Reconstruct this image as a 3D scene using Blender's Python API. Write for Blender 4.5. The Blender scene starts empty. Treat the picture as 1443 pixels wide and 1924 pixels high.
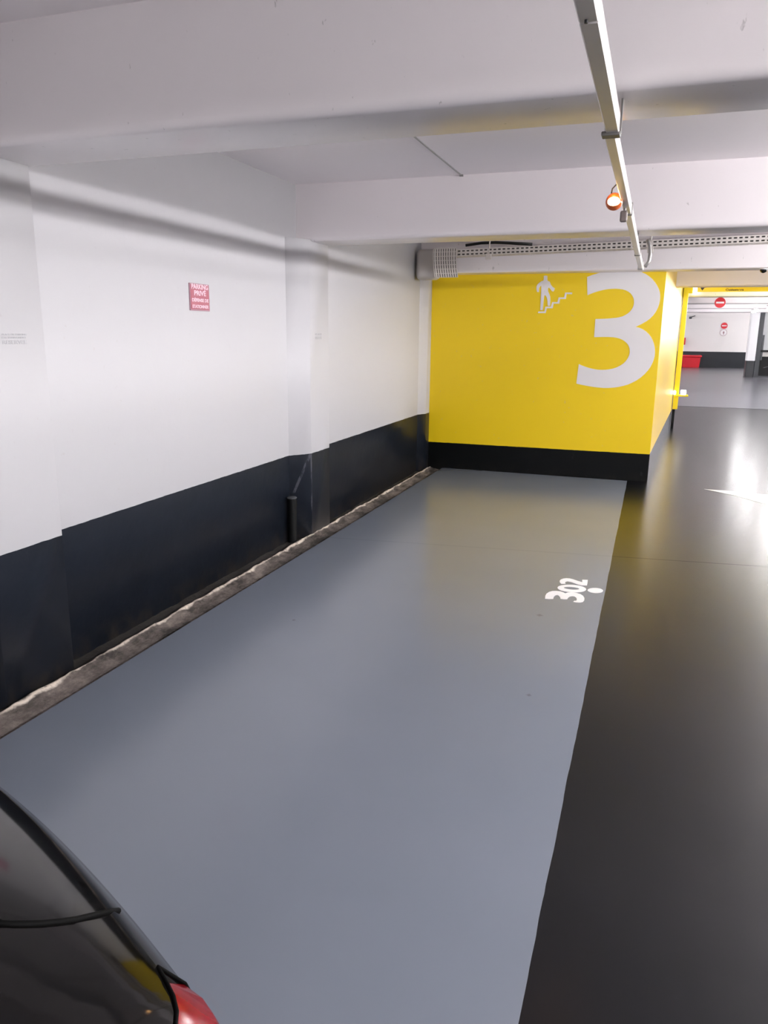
import bpy, bmesh, math, random
from mathutils import Vector, Matrix
from mathutils.bvhtree import BVHTree
random.seed(4)
scn = bpy.context.scene
COL = scn.collection
PI = math.pi

# ------------------------------------------------------------------ camera
cam_d = bpy.data.cameras.new('camera'); cam = bpy.data.objects.new('camera', cam_d); COL.objects.link(cam)
cam_d.sensor_fit = 'VERTICAL'; cam_d.sensor_height = 36.0
FPX = 1416.5; cam_d.lens = 36.0 * FPX / 1924.0
cam_d.clip_start = 0.02; cam_d.clip_end = 200
CP = Vector((0, 0, 1.65))
def _d(px, py): return Vector((px - 721.5, -(py - 962.0), -FPX)).normalized()
_Y = _d(1233, 632); _Z = -_d(662, 6950); _X = _Y.cross(_Z).normalized(); _Z = _X.cross(_Y).normalized()
RC = Matrix((_X, _Y, _Z))
cam.matrix_world = Matrix.Translation(CP) @ RC.to_4x4()
scn.camera = cam
def on(px, py, axis, val):
    r = RC @ _d(px, py); return CP + r * ((val - CP[axis]) / r[axis])

# ------------------------------------------------------------------ world, exposure
w = bpy.data.worlds.new('world'); scn.world = w; w.use_nodes = True
w.node_tree.nodes['Background'].inputs[0].default_value = (0.9, 0.92, 1.0, 1)
w.node_tree.nodes['Background'].inputs[1].default_value = 0.02
scn.view_settings.view_transform = 'Standard'
scn.view_settings.look = 'None'
scn.view_settings.exposure = 0.24
scn.view_settings.gamma = 1.0
scn.view_settings.use_curve_mapping = False
TUBE = 215.0          # strength of a fluorescent tube
TUBE_COL = (1.0, 0.975, 0.985)

# ------------------------------------------------------------------ materials
def s2l(c): return tuple((v/255/12.92 if v/255 <= 0.04045 else ((v/255+0.055)/1.055)**2.4) for v in c)
MATS = {}
class NT:
    def __init__(s, name):
        m = bpy.data.materials.new(name); m.use_nodes = True; s.m = m; s.t = m.node_tree
        s.b = s.t.nodes['Principled BSDF']; s.geo = None
    def n(s, typ, **kw):
        nd = s.t.nodes.new(typ)
        for k, v in kw.items(): setattr(nd, k, v)
        return nd
    def l(s, a, b): s.t.links.new(a, b)
    def pos(s):
        if not s.geo: s.geo = s.n('ShaderNodeNewGeometry')
        return s.geo.outputs['Position']
    def xyz(s):
        sp = s.n('ShaderNodeSeparateXYZ'); s.l(s.pos(), sp.inputs[0]); return sp.outputs
    def math(s, op, a, b=None, c=None):
        nd = s.n('ShaderNodeMath', operation=op)
        for i, v in enumerate((a, b, c)):
            if v is None: continue
            if isinstance(v, (int, float)): nd.inputs[i].default_value = v
            else: s.l(v, nd.inputs[i])
        return nd.outputs[0]
    def noise(s, scale, detail=4, rough=.55, stretch=None):
        nd = s.n('ShaderNodeTexNoise'); nd.inputs['Scale'].default_value = scale
        nd.inputs['Detail'].default_value = detail; nd.inputs['Roughness'].default_value = rough
        if stretch:
            mp = s.n('ShaderNodeMapping'); mp.inputs['Scale'].default_value = stretch
            s.l(s.pos(), mp.inputs[0]); s.l(mp.outputs[0], nd.inputs['Vector'])
        else: s.l(s.pos(), nd.inputs['Vector'])
        return nd.outputs['Fac']
    def ramp(s, v, a, b, lo=0., hi=1.):
        nd = s.n('ShaderNodeMapRange'); nd.inputs[1].default_value = a; nd.inputs[2].default_value = b
        nd.inputs[3].default_value = lo; nd.inputs[4].default_value = hi; s.l(v, nd.inputs[0]); return nd.outputs[0]
    def mix(s, f, a, b):
        nd = s.n('ShaderNodeMix', data_type='RGBA')
        if isinstance(f, (int, float)): nd.inputs[0].default_value = f
        else: s.l(f, nd.inputs[0])
        for i, v in ((6, a), (7, b)):
            if isinstance(v, tuple): nd.inputs[i].default_value = (*v[:3], 1)
            else: s.l(v, nd.inputs[i])
        return nd.outputs[2]
    def bump(s, h, strength, dist):
        nd = s.n('ShaderNodeBump'); nd.inputs['Strength'].default_value = strength
        nd.inputs['Distance'].default_value = dist; s.l(h, nd.inputs['Height']); s.l(nd.outputs[0], s.b.inputs['Normal'])
def plain(name, col, rough=.5, metal=0., var=.08, vs=6., bump=0., spec=.5, coat=0.):
    if name in MATS: return MATS[name]
    t = NT(name); c = s2l(col)
    f = t.noise(vs); d = tuple(v*(1-var) for v in c); e = tuple(min(1, v*(1+var)) for v in c)
    t.l(t.mix(f, d, e), t.b.inputs['Base Color'])
    t.b.inputs['Roughness'].default_value = rough; t.b.inputs['Metallic'].default_value = metal
    t.b.inputs['Specular IOR Level'].default_value = spec; t.b.inputs['Coat Weight'].default_value = coat
    t.b.inputs['Coat Roughness'].default_value = .05
    if bump: t.bump(t.noise(40.), bump, .004)
    MATS[name] = t.m; return t.m
def emis(name, col, strength):
    if name in MATS: return MATS[name]
    t = NT(name); t.b.inputs['Base Color'].default_value = (*col, 1)
    t.b.inputs['Emission Color'].default_value = (*col, 1); t.b.inputs['Emission Strength'].default_value = strength
    MATS[name] = t.m; return t.m
def banded(name, top, low, zsplit, rt=.5, rl=.33, spec=.5, scars=False):
    """painted wall: one colour above zsplit, near black gloss paint below, specks and scuffs"""
    t = NT(name); z = t.xyz()[2]
    edge = t.math('ADD', z, t.ramp(t.noise(14, 2), 0, 1, -.0035, .0035))
    m = t.math('GREATER_THAN', edge, zsplit)
    tc = s2l(top); lc = s2l(low)
    white = t.mix(t.noise(1.4), tuple(v*.97 for v in tc), tc)
    speck = t.ramp(t.noise(26, 3, .6), .69, .74)
    white = t.mix(t.math('MULTIPLY', speck, .35), white, (.45, .42, .42))
    blk = t.mix(t.noise(3.), tuple(v*.75 for v in lc), tuple(v*1.25 for v in lc))
    scuff = t.ramp(t.noise(5.5, 5, .7, (1.5, 1.5, .7)), .66, .85)
    blk = t.mix(t.math('MULTIPLY', scuff, .25), blk, (.14, .14, .17))
    if scars:   # paint rubbed off the arris of the middle pilaster
        x_, y_, _ = t.xyz()
        n_ = t.ramp(t.noise(22, 4, .7, (1, 1, .35)), .42, .55)
        a_ = t.math('COMPARE', y_, 5.573, .009)
        b_ = t.math('COMPARE', t.math('SUBTRACT', y_, t.math('MULTIPLY', z, .42)), 5.275, .011)
        b_ = t.math('MULTIPLY', b_, t.math('GREATER_THAN', z, .38))
        blk = t.mix(t.math('MULTIPLY', t.math('MAXIMUM', a_, b_), t.math('MULTIPLY', n_, .4)), blk, (.16, .16, .19))
    # splashed dirt along the bottom
    dirt = t.math('MULTIPLY', t.ramp(z, .0, .12, 1, 0), t.ramp(t.noise(9, 5, .7), .42, .62))
    blk = t.mix(t.math('MULTIPLY', dirt, .7 if scars else .12), blk, (.045, .036, .028))
    t.l(t.mix(m, blk, white), t.b.inputs['Base Color'])
    t.l(t.ramp(m, 0, 1, rl, rt), t.b.inputs['Roughness'])
    t.l(t.ramp(m, 0, 1, spec, .5), t.b.inputs['Specular IOR Level'])
    t.bump(t.noise(7, 3), .12, .02)
    return t.m
M_wall = banded('left_wall_paint', (192, 191, 194), (22, 27, 36), .69, scars=True)
M_yel = banded('yellow_wall_paint', (232, 199, 13), (4, 6, 7), .322, rt=.42, rl=.4, spec=.2)
M_side = banded('stair_side_paint', (222, 186, 34), (60, 66, 76), .325, rt=.3, rl=.2)  # black band greyed: its bluish grazing reflection is put into the colour
M_far = banded('far_wall_paint', (214, 211, 210), (22, 26, 32), .86)
M_ceil = plain('ceiling_paint', (244, 238, 240), .5, var=.02, vs=1.)
def beam_mat():
    t = NT('beam_paint'); c = s2l((244, 238, 240))
    base = t.mix(t.noise(1.2), tuple(v*.96 for v in c), c)
    sp = t.ramp(t.noise(30, 3, .6, (1, 1, .45)), .70, .74)
    t.l(t.mix(t.math('MULTIPLY', sp, .45), base, (.3, .28, .28)), t.b.inputs['Base Color'])
    t.b.inputs['Roughness'].default_value = .27
    t.bump(t.noise(3, 2), .05, .02)
    return t.m
M_beam = beam_mat()
def floor_mat():
    t = NT('floor_paint'); x, y, z = t.xyz()
    wob = t.ramp(t.noise(3.5, 3), 0, 1, -.005, .005)
    a = t.math('LESS_THAN', t.math('ADD', x, wob), -.176)
    # a grey bay ends before the stairwell; a second bay starts where the first ends, the whole row is grey
    b = t.math('LESS_THAN', t.math('ADD', y, t.math('MULTIPLY', x, .01)), 9.14)
    m = t.math('MULTIPLY', a, b)
    g = t.mix(t.noise(.9, 2), s2l((105, 112, 123)), s2l((115, 121, 132)))
    d = t.mix(t.noise(1.1, 2), s2l((5, 6, 9)), s2l((8, 9, 13)))
    d = t.mix(t.math('MULTIPLY', t.ramp(t.noise(60, 3), .5, .8), .15), d, s2l((50, 52, 62)))
    c = t.mix(m, d, g)
    c = t.mix(t.math('GREATER_THAN', y, 19.85), c, s2l((92, 92, 98)))   # floor colour is lighter beyond the far joint
    # saw-cut joints
    j = t.math('COMPARE', t.math('SUBTRACT', y, t.math('MULTIPLY', x, .128)), 5.86, .007)
    j2 = t.math('COMPARE', y, 19.85, .03)
    jj = t.math('MAXIMUM', t.math('MULTIPLY', j, t.ramp(m, 0, 1, .75, .22)), j2)
    c = t.mix(t.math('MULTIPLY', jj, .8), c, (.012, .012, .014))
    for sx, sy, sr in ((on(994, 1306, 2, 0).x, on(994, 1306, 2, 0).y, .014), (on(1014, 1156, 2, 0).x, on(1014, 1156, 2, 0).y, .022), (on(552, 1165, 2, 0).x, on(552, 1165, 2, 0).y, .012)):
        dx = t.math('ABSOLUTE', t.math('SUBTRACT', x, sx)); dy = t.math('ABSOLUTE', t.math('SUBTRACT', y, sy))
        dd = t.math('ADD', t.math('ADD', dx, dy), t.ramp(t.noise(60, 3), 0, 1, -sr*.5, sr*.5))
        c = t.mix(t.ramp(dd, sr*.6, sr*1.3, .45, 0), c, (.06, .055, .055))
    t.l(c, t.b.inputs['Base Color'])
    r = t.ramp(t.noise(1.2, 2), .3, .7, .25, .31)
    t.l(t.ramp(m, 0, 1, .25, .21), t.b.inputs['Roughness'])
    t.l(t.math('MULTIPLY', t.ramp(m, 0, 1, .38, .6), t.ramp(jj, 0, 1, 1, 0)), t.b.inputs['Specular IOR Level'])
    t.bump(t.noise(5.0, 0), .03, .012)
    return t.m
M_floor = floor_mat()
def gutter_mat():
    t = NT('gutter_concrete'); x, y, z = t.xyz()
    n1 = t.noise(9, 8, .7); n2 = t.noise(28, 6, .65)
    n1 = t.noise(7, 8, .75, (1, .45, 1)); c = t.mix(t.ramp(n1, .40, .62), s2l((42, 37, 33)), s2l((132, 121, 115)))
    c = t.mix(t.ramp(n2, .35, .7), t.mix(.5, c, (.02, .018, .016)), c)
    # pale mortar lip
    wx = t.math('ADD', x, t.ramp(t.noise(5, 5, .65), .3, .7, -.013, .013))
    lip = t.math('MULTIPLY', t.ramp(t.math('ABSOLUTE', t.math('ADD', wx, 2.582)), .004, .016, 1, 0), t.ramp(n2, .3, .45))
    c = t.mix(lip, c, s2l((215, 203, 190)))
    # dark earth towards the wall, shade of the recess painted in along the floor edge
    c = t.mix(t.math('MULTIPLY', t.ramp(wx, -2.605, -2.63), .93), c, s2l((32, 29, 26)))
    c = t.mix(t.math('MULTIPLY', t.ramp(x, -2.45, -2.425), .85), c, s2l((28, 27, 27)))
    dk = t.math('MULTIPLY', t.ramp(t.noise(3.1, 5, .7, (1, .6, 1)), .52, .62), t.ramp(x, -2.50, -2.46))
    c = t.mix(t.math('MULTIPLY', dk, .75), c, s2l((30, 27, 25)))
    t.l(c, t.b.inputs['Base Color']); t.b.inputs['Roughness'].default_value = .85
    t.bump(n2, .6, .01)
    return t.m
M_gut = gutter_mat()
M_white = plain('white_enamel', (226, 224, 226), .35, var=.02)
M_trunk = plain('trunking_plastic', (226, 222, 220), .22, var=.03)
M_galv = plain('galvanised_steel', (168, 166, 164), .4, metal=.6, var=.12, vs=30)
M_tray = plain('white_coated_steel', (214, 208, 204), .4, var=.05, vs=20)
M_dark = plain('dark_plastic', (22, 22, 24), .45, var=.1)
M_markw = plain('white_road_paint', (226, 224, 224), .42, var=.05, vs=25)
M_letw = plain('white_wall_lettering', (220, 217, 219), .42, var=.015)
M_yelp = plain('yellow_enamel', (226, 204, 28), .3, var=.05)
M_red = plain('red_plastic', (190, 30, 42), .35, var=.06)
M_signred = plain('faded_red_sign_face', (150, 50, 76), .35, var=.1, vs=30)
M_signedge = plain('faded_sign_border', (150, 105, 120), .4, var=.05)
M_signtxt = plain('pale_pink_print', (226, 190, 204), .4, var=.04, vs=60)
M_greytxt = plain('pale_grey_print', (176, 176, 180), .5, var=.08, vs=80)
M_blktxt = plain('dark_print', (38, 30, 10), .5, var=.1)
M_black = plain('black_gloss_panel', (10, 12, 12), .15, var=.1)
M_frame = plain('dark_grey_frame', (50, 54, 58), .35, var=.1)
M_copper = plain('orange_lamp_ring', (205, 100, 50), .3, metal=.3, var=.1)
M_tube = emis('fluorescent_tube', TUBE_COL, TUBE)

# ------------------------------------------------------------------ mesh helpers
def obj(name, bm, mat, parent=None, smooth=False, auto=None):
    me = bpy.data.meshes.new(name); bmesh.ops.recalc_face_normals(bm, faces=bm.faces[:]) if not getattr(bm, '_keep', False) else None
    bm.to_mesh(me); bm.free()
    for mm in (mat if isinstance(mat, (list, tuple)) else [mat]): me.materials.append(mm)
    if smooth:
        for p in me.polygons: p.use_smooth = True
    o = bpy.data.objects.new(name, me); COL.objects.link(o)
    if parent: o.parent = parent; o.matrix_parent_inverse = parent.matrix_world.inverted() if False else Matrix.Translation(-parent.location)
    if auto and smooth:
        me.set_sharp_from_angle(angle=math.radians(auto))
    return o
def thing(name, label, cat, loc=(0, 0, 0), group=None):
    o = bpy.data.objects.new(name, None); COL.objects.link(o); o.location = loc; o.empty_display_size = .1
    o['label'] = label; o['category'] = cat
    if group: o['group'] = group
    return o
def tag(o, label, cat, group=None, kind=None):
    o['label'] = label; o['category'] = cat
    if group: o['group'] = group
    if kind: o['kind'] = kind
    return o
def struct(name, bm, mat, label=None, cat=None, smooth=False, auto=None):
    o = obj(name, bm, mat, None, smooth, auto); o['kind'] = 'structure'
    if label: o['label'] = label
    if cat: o['category'] = cat
    return o
def box(bm, a, b, bev=0., seg=2, M=None):
    v = [bm.verts.new((a[0] if i & 1 == 0 else b[0], a[1] if i & 2 == 0 else b[1], a[2] if i & 4 == 0 else b[2])) for i in range(8)]
    fs = [bm.faces.new([v[k] for k in q]) for q in ((0,1,3,2),(4,6,7,5),(0,4,5,1),(2,3,7,6),(0,2,6,4),(1,5,7,3))]
    if bev:
        es = list({e for f in fs for e in f.edges})
        r = bmesh.ops.bevel(bm, geom=es, offset=bev, segments=seg, profile=.5, affect='EDGES')
    if M is not None:
        vv = {q for q in bm.verts if q.is_valid and q.index == -1} if False else None
    return v
def mbox(a, b, bev=0., seg=2):
    bm = bmesh.new(); box(bm, a, b, bev, seg); return bm
def cyl(bm, p0, p1, r0, r1=None, n=20, cap=True):
    p0 = Vector(p0); p1 = Vector(p1); r1 = r0 if r1 is None else r1
    d = (p1-p0).normalized(); u = d.orthogonal().normalized(); w_ = d.cross(u)
    A = []; B = []
    for i in range(n):
        a = 2*PI*i/n; q = u*math.cos(a)+w_*math.sin(a)
        A.append(bm.verts.new(p0+q*r0)); B.append(bm.verts.new(p1+q*r1))
    for i in range(n):
        j = (i+1) % n; bm.faces.new((A[i], A[j], B[j], B[i]))
    if cap: bm.faces.new(A[::-1]); bm.faces.new(B)
def tube(bm, pts, r, n=10):
    pts = [Vector(p) for p in pts]; rings = []; u = None
    for i, p in enumerate(pts):
        d = (pts[min(i+1, len(pts)-1)]-pts[max(i-1, 0)]).normalized()
        u = (d.orthogonal() if u is None else (u-d*u.dot(d))).normalized(); w_ = d.cross(u)
        rings.append([bm.verts.new(p+(u*math.cos(2*PI*k/n)+w_*math.sin(2*PI*k/n))*r) for k in range(n)])
    for a, b in zip(rings, rings[1:]):
        for k in range(n): bm.faces.new((a[k], a[(k+1) % n], b[(k+1) % n], b[k]))
    bm.faces.new(rings[0][::-1]); bm.faces.new(rings[-1])
def prism(bm, pts, off):
    """closed polygon (3-D points) extruded by the vector off"""
    off = Vector(off); a = [bm.verts.new(p) for p in pts]; b = [bm.verts.new(Vector(p)+off) for p in pts]
    n = len(a)
    for i in range(n): bm.faces.new((a[i], a[(i+1) % n], b[(i+1) % n], b[i]))
    from mathutils.geometry import tessellate_polygon
    for q in tessellate_polygon([[Vector(p) for p in pts]]):
        q = [x if isinstance(x, int) else x for x in q]
        try: bm.faces.new([a[k] for k in q]); bm.faces.new([b[k] for k in q[::-1]])
        except ValueError: pass
def lathe(bm, c, prof, axis=2, n=28):
    rings = []
    for r, h in prof:
        ring = []
        for k in range(n):
            a = 2*PI*k/n; q = [r*math.cos(a), r*math.sin(a)]
            p = [0, 0, 0]; o_ = [i for i in range(3) if i != axis]; p[o_[0]] = q[0]; p[o_[1]] = q[1]; p[axis] = h
            ring.append(bm.verts.new(Vector(c)+Vector(p)))
        rings.append(ring)
    for a, b in zip(rings, rings[1:]):
        for k in range(n): bm.faces.new((a[k], a[(k+1) % n], b[(k+1) % n], b[k]))
    bm.faces.new(rings[0][::-1]); bm.faces.new(rings[-1])
def text_bm(s, size, M, depth=.002, align='LEFT', sx=1., font_w=0., space=1.):
    cu = bpy.data.curves.new('t', 'FONT'); cu.body = s; cu.size = size; cu.align_x = align; cu.extrude = depth/2
    cu.offset = font_w; cu.space_line = space
    to = bpy.data.objects.new('t', cu); COL.objects.link(to)
    dg = bpy.context.evaluated_depsgraph_get(); me = bpy.data.meshes.new_from_object(to.evaluated_get(dg))
    bm = bmesh.new(); bm.from_mesh(me); bpy.data.objects.remove(to); bpy.data.curves.remove(cu); bpy.data.meshes.remove(me)
    bmesh.ops.transform(bm, matrix=M @ Matrix.Diagonal((sx, 1, 1, 1)), verts=bm.verts[:])
    return bm
def frame(o, x, y):   # matrix with text x axis, y axis
    x = Vector(x).normalized(); y = Vector(y).normalized(); z = x.cross(y)
    m = Matrix((x, y, z)).transposed().to_4x4(); m.translation = Vector(o); return m

# ------------------------------------------------------------------ structure
H = 2.75; BB = 2.34
FARY = 45.9
bm = mbox((-2.42, -9, -.15), (12, FARY+.1, 0)); struct('floor', bm, M_floor)
# gutter: rough strip between floor paint and wall
bm = bmesh.new(); rows = []
NY = 420; y0 = -4; y1 = 9.16
gx = [-2.42, -2.424, -2.45, -2.47, -2.49, -2.51, -2.53, -2.55, -2.565, -2.58, -2.595, -2.61, -2.63, -2.66, -2.72]
gz = [-.012, -.024, -.026, -.024, -.021, -.018, -.014, -.008, .002, .011, .006, -.006, -.014, -.014, -.012]
from mathutils import noise as mn
for i in range(NY+1):
    y = y0+(y1-y0)*i/NY; r = []
    for k, (x, z) in enumerate(zip(gx, gz)):
        q = mn.fractal(Vector((x*9, y*7, 0)), .8, 2.1, 5)*.010 + mn.noise(Vector((x*30, y*24, 3)))*.003
        wob = mn.noise(Vector((y*2.2, 5, 1)))*.014 + mn.noise(Vector((y*9, 1, 2)))*.007
        if k <= 1: q = 0; wob = 0 if k == 0 else wob*.25
        if k == 0: z = -.014
        r.append(bm.verts.new((x+(wob if 3 < k < 13 else wob*.2), y, z+q)))
    rows.append(r)
for a, b in zip(rows, rows[1:]):
    for k in range(len(gx)-1): bm.faces.new((a[k], b[k], b[k+1], a[k+1]))
lo = [bm.verts.new((gx[0], y0, -.12)), bm.verts.new((gx[0], y1, -.12)), bm.verts.new((gx[-1], y1, -.12)), bm.verts.new((gx[-1], y0, -.12))]
bm.faces.new(lo)
struct('gutter', bm, M_gut, 'rough concrete drain gutter between the grey bay and the black wall base', 'gutter', smooth=True)

PROF = [(-.12, 0), (1.2, 0)]
def extrude_wall(bm, path, prof, back):
    """vertical skin along a plan path (+x side faces the bay), closed towards x=back"""
    P = [Vector((p[0], p[1], 0)) for p in path]; n = len(P); N = []
    for i in range(n):
        def nrm(a, b): d = (b-a).normalized(); return Vector((d.y, -d.x, 0))
        if i == 0: N.append(nrm(P[0], P[1]))
        elif i == n-1: N.append(nrm(P[-2], P[-1]))
        else:
            a = nrm(P[i-1], P[i]); b = nrm(P[i], P[i+1]); m = (a+b).normalized(); N.append(m/max(.45, m.dot(a)))
    cols = [[bm.verts.new(p+nn*o+Vector((0, 0, z))) for z, o in prof] for p, nn in zip(P, N)]
    for a, b in zip(cols, cols[1:]):
        for k in range(len(prof)-1): bm.faces.new((a[k], b[k], b[k+1], a[k+1]))
    for c in cols:
        for k in range(len(prof)-1):
            e = bm.edges.get((c[k], c[k+1])); e.smooth = False
    za, zb = prof[0][0], prof[-1][0]
    q = [bm.verts.new((back, P[0].y, za)), bm.verts.new((back, P[-1].y, za)), bm.verts.new((back, P[0].y, zb)), bm.verts.new((back, P[-1].y, zb))]
    bm.faces.new([c[-1] for c in cols]+[q[3], q[2]]); bm.faces.new([c[0] for c in cols][::-1]+[q[0], q[1]])
    bm.faces.new(cols[0]+[q[2], q[0]]); bm.faces.new(cols[-1][::-1]+[q[1], q[3]])
    bm.faces.new((q[0], q[2], q[3], q[1]))
bm = bmesh.new()
extrude_wall(bm, [(-2.70, -9), (-2.70, 5.7), (-2.665, 5.8), (-2.672, 9.17)], PROF+[(H+.02, 0)], -3.0)
struct('wall_left', bm, M_wall, smooth=True)
for i, (ya, yb, xf) in enumerate(((-4.02, -3.6, -2.62), (-.82, -.4, -2.62), (2.38, 2.80, -2.62), (5.57, 5.94, -2.58))):
    bm = bmesh.new()
    lab = ['flat white pilaster behind the camera', 'white pilaster beside the parked dark car',
           'white pilaster carrying the grey RESERVEE lettering', 'white pilaster halfway along the left wall with the small pipe stub'][i]
    extrude_wall(bm, [(-2.71, ya-.18), (xf, ya), (xf, yb), (-2.71, yb+.005)], PROF+[(BB+.01, 0)], -2.9)
    struct('pilaster', bm, M_wall, lab, 'pilaster', smooth=True)
bm = bmesh.new()
extrude_wall(bm, [(-2.69, 8.80), (-2.612, 9.02), (-2.612, 9.17)], PROF+[(BB+.01, 0)], -2.9)
struct('pilaster', bm, M_wall, 'narrow white corner pilaster meeting the yellow wall', 'pilaster', smooth=True)

# yellow stairwell block
YW = 9.17
bm = bmesh.new(); prism(bm, [(-2.9, YW, -.1), (.045, YW, -.1), (-.05, YW+.13, -.1), (-2.9, YW+.13, -.1)], (0, 0, H+.12)); struct('wall_front', bm, M_yel)
SX0, SY0, SX1, SY1 = .0455, YW, .385, 15.05
bm = bmesh.new(); prism(bm, [(SX0, SY0, -.1), (SX1, SY1, -.1), (-.2, SY1, -.1), (-.05, SY0+.13, -.1)], (0, 0, H+.12)); struct('wall_stair', bm, M_side)
bm = mbox((-12, SY1+.0, -.1), (.30, SY1+.2, H+.1)); struct('wall_middle', bm, M_far)
# shell: far, right and rear walls
bm = mbox((-12, FARY, -.1), (12, FARY+.2, 3.05)); struct('wall_far', bm, M_far)
bm = mbox((9.5, -9, -.1), (9.7, FARY, 3.05)); struct('wall_right', bm, M_far)
bm = mbox((-3, -9.2, -.1), (9.7, -9, 3.05)); struct('wall_back', bm, M_far)
bm = mbox((-12.2, SY1, -.1), (-12, FARY, 3.05)); struct('wall_side', bm, M_far)
bm = mbox((-12, SY1, -.15), (-2.42, FARY, 0)); struct('floor', bm, M_floor)
bm = mbox((-3, -9, H), (9.7, 25.2, H+.15)); struct('ceiling', bm, M_ceil)
bm = mbox((-12, 25.2, 2.92), (9.7, FARY, 3.07)); struct('ceiling', bm, M_ceil)
bm = mbox((-12, SY1, H), (-3, 25.2, H+.15)); struct('ceiling', bm, M_ceil)

def beam(y0_, y1_, x0, x1, label, r=.035):
    pts = []
    prof = [(y0_, H+.02), (y0_, BB+r)]
    for k in range(1, 5): a = PI/2*k/4; prof.append((y0_+r-r*math.cos(a), BB+r-r*math.sin(a)))
    for k in range(0, 5): a = PI/2*k/4; prof.append((y1_-r*.3+r*.3*math.sin(a), BB+r*.3-r*.3*math.cos(a)))
    prof.append((y1_, H+.02))
    bm = bmesh.new(); prism(bm, [(x0, p[0], p[1]) for p in prof], (x1-x0, 0, 0))
    struct('ceiling_beam', bm, M_beam, label, 'beam', smooth=True, auto=25)
beam(-3.9, -3.58, -2.9, 9.6, 'white ceiling beam furthest behind the camera')
beam(-.70, -.38, -2.9, 9.6, 'white ceiling beam just behind the camera')
beam(2.47, 2.825, -2.9, 9.6, 'nearest white ceiling beam, crossing the top of the picture')
beam(5.6, 5.94, -2.9, 9.6, 'second white ceiling beam, behind the round orange lamp')
beam(8.88, YW+.02, -2.9, 9.6, 'white ceiling beam right in front of the yellow wall', .02)
beam(11.9, 12.2, .16, 9.6, 'cream lit ceiling beam beside the stairwell, above the yellow hanging sign')
beam(14.95, 15.25, .33, 9.6, 'white ceiling beam just beyond the yellow totem')
beam(18.05, 18.35, -11.9, 9.6, 'white ceiling beam beyond the hanging no entry disc')
beam(21.15, 21.45, -11.9, 9.6, 'far white ceiling beam, second before the tubes')
beam(24.25, 24.55, -11.9, 9.6, 'farthest white ceiling beam')
# plaster joint in the ceiling between the two beams
bm = mbox((-1.408, 2.8, H-.004), (-1.396, 5.6, H+.01)); box(bm, (-1.41, 5.585, H-.012), (-1.385, 5.6, H-.0))
struct('trim_1', bm, M_galv)

# ------------------------------------------------------------------ fluorescent fittings over the aisle
FIX = [(2.5, y) for y in (-6.6, -5.0, -3.2, -1.6, .3, 1.7, 3.6, 4.9, 6.6, 7.9, 9.45)]
SEEN = [(2.5, 13.4), (2.5, 16.6), (2.42, 19.7), (2.42, 22.8)]
FILL_ROW = [(6.3, y) for y in (-4.8, -1.5, 1.0, 4.2, 7.2, 10.4)] + [(3.7, 13.4), (3.7, 15.0), (3.7, 16.6), (3.8, 18.2), (3.9, 19.7), (4.1, 21.1), (4.3, 22.8), (4.5, 24.3)]  # unseen fittings added for general fill and glare on the aisle floor
# unseen strong fittings added to brighten the far hall
FAR_FILL = [(x, y) for x in (6.6, -4.5) for y in (25.6, 27, 30, 33, 36, 39, 41.5, 43.5)]
EXTRA = []
M_tube2 = emis('far_fill_tube', TUBE_COL, TUBE*2.2)
def ceiling_light(x, y, label, group, mat=None, zoff=0.):
    t = thing('ceiling_light', label, 'ceiling light', (x, y, 2.32), group)
    top = H if y < 25 else 2.92
    bm = bmesh.new(); prism(bm, [(x-.022, y-.64, 2.345), (x-.03, y-.64, 2.358), (x-.03, y-.64, 2.393), (x+.03, y-.64, 2.393), (x+.03, y-.64, 2.358), (x+.022, y-.64, 2.345)], (0, 1.28, 0))
    obj('housing', bm, M_white, t)
    for s in (-1, 1):
        bm = bmesh.new(); cyl(bm, (x, y+s*.45, 2.39), (x, y+s*.45, top), .006, n=8); obj('suspension_rod', bm, M_galv, t)
    bm = bmesh.new(); cyl(bm, (x, y-.60, 2.322), (x, y+.60, 2.322), .022, n=14)
    obj('tube', bm, mat or M_tube, t, smooth=True, auto=40)
    if zoff:
        t.location.z += zoff
M_tube3 = emis('soft_tube', TUBE_COL, TUBE*.85)
AISLE = 'fluorescent fittings over the aisle'
for x, y in FIX: ceiling_light(x, y, 'fluorescent tube fitting over the near driving aisle, out of frame to the right', AISLE)
for x, y in FILL_ROW: ceiling_light(x, y, 'unseen tube fitting added in a second row beyond the aisle for fill and floor glare', 'added fill fittings of the second row')
for (x, y), lab in zip(SEEN, ('nearest tube fitting past the yellow hanging sign, outside the frame', 'tube fitting past the yellow totem, at the right frame edge',
        'larger of the two bright ceiling tubes seen above the far white column', 'smaller and more distant bright ceiling tube left of the far white column top')):
    ceiling_light(x, y, lab, AISLE, M_tube3)
for x, y in FAR_FILL: ceiling_light(x, y, 'unseen tube fitting added to brighten the far hall, left or right of the visible aisle', 'added fill fittings of the far hall', M_tube2)
for y in (3.55, 4.9): ceiling_light(3.4, y, 'unseen tube fitting added high between two beams as fill, out of frame to the right', 'added high fill fittings between the beams', emis('high_fill_tube', TUBE_COL, TUBE*.5), .27)  # added to lift the ceiling and the upper left wall

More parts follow.
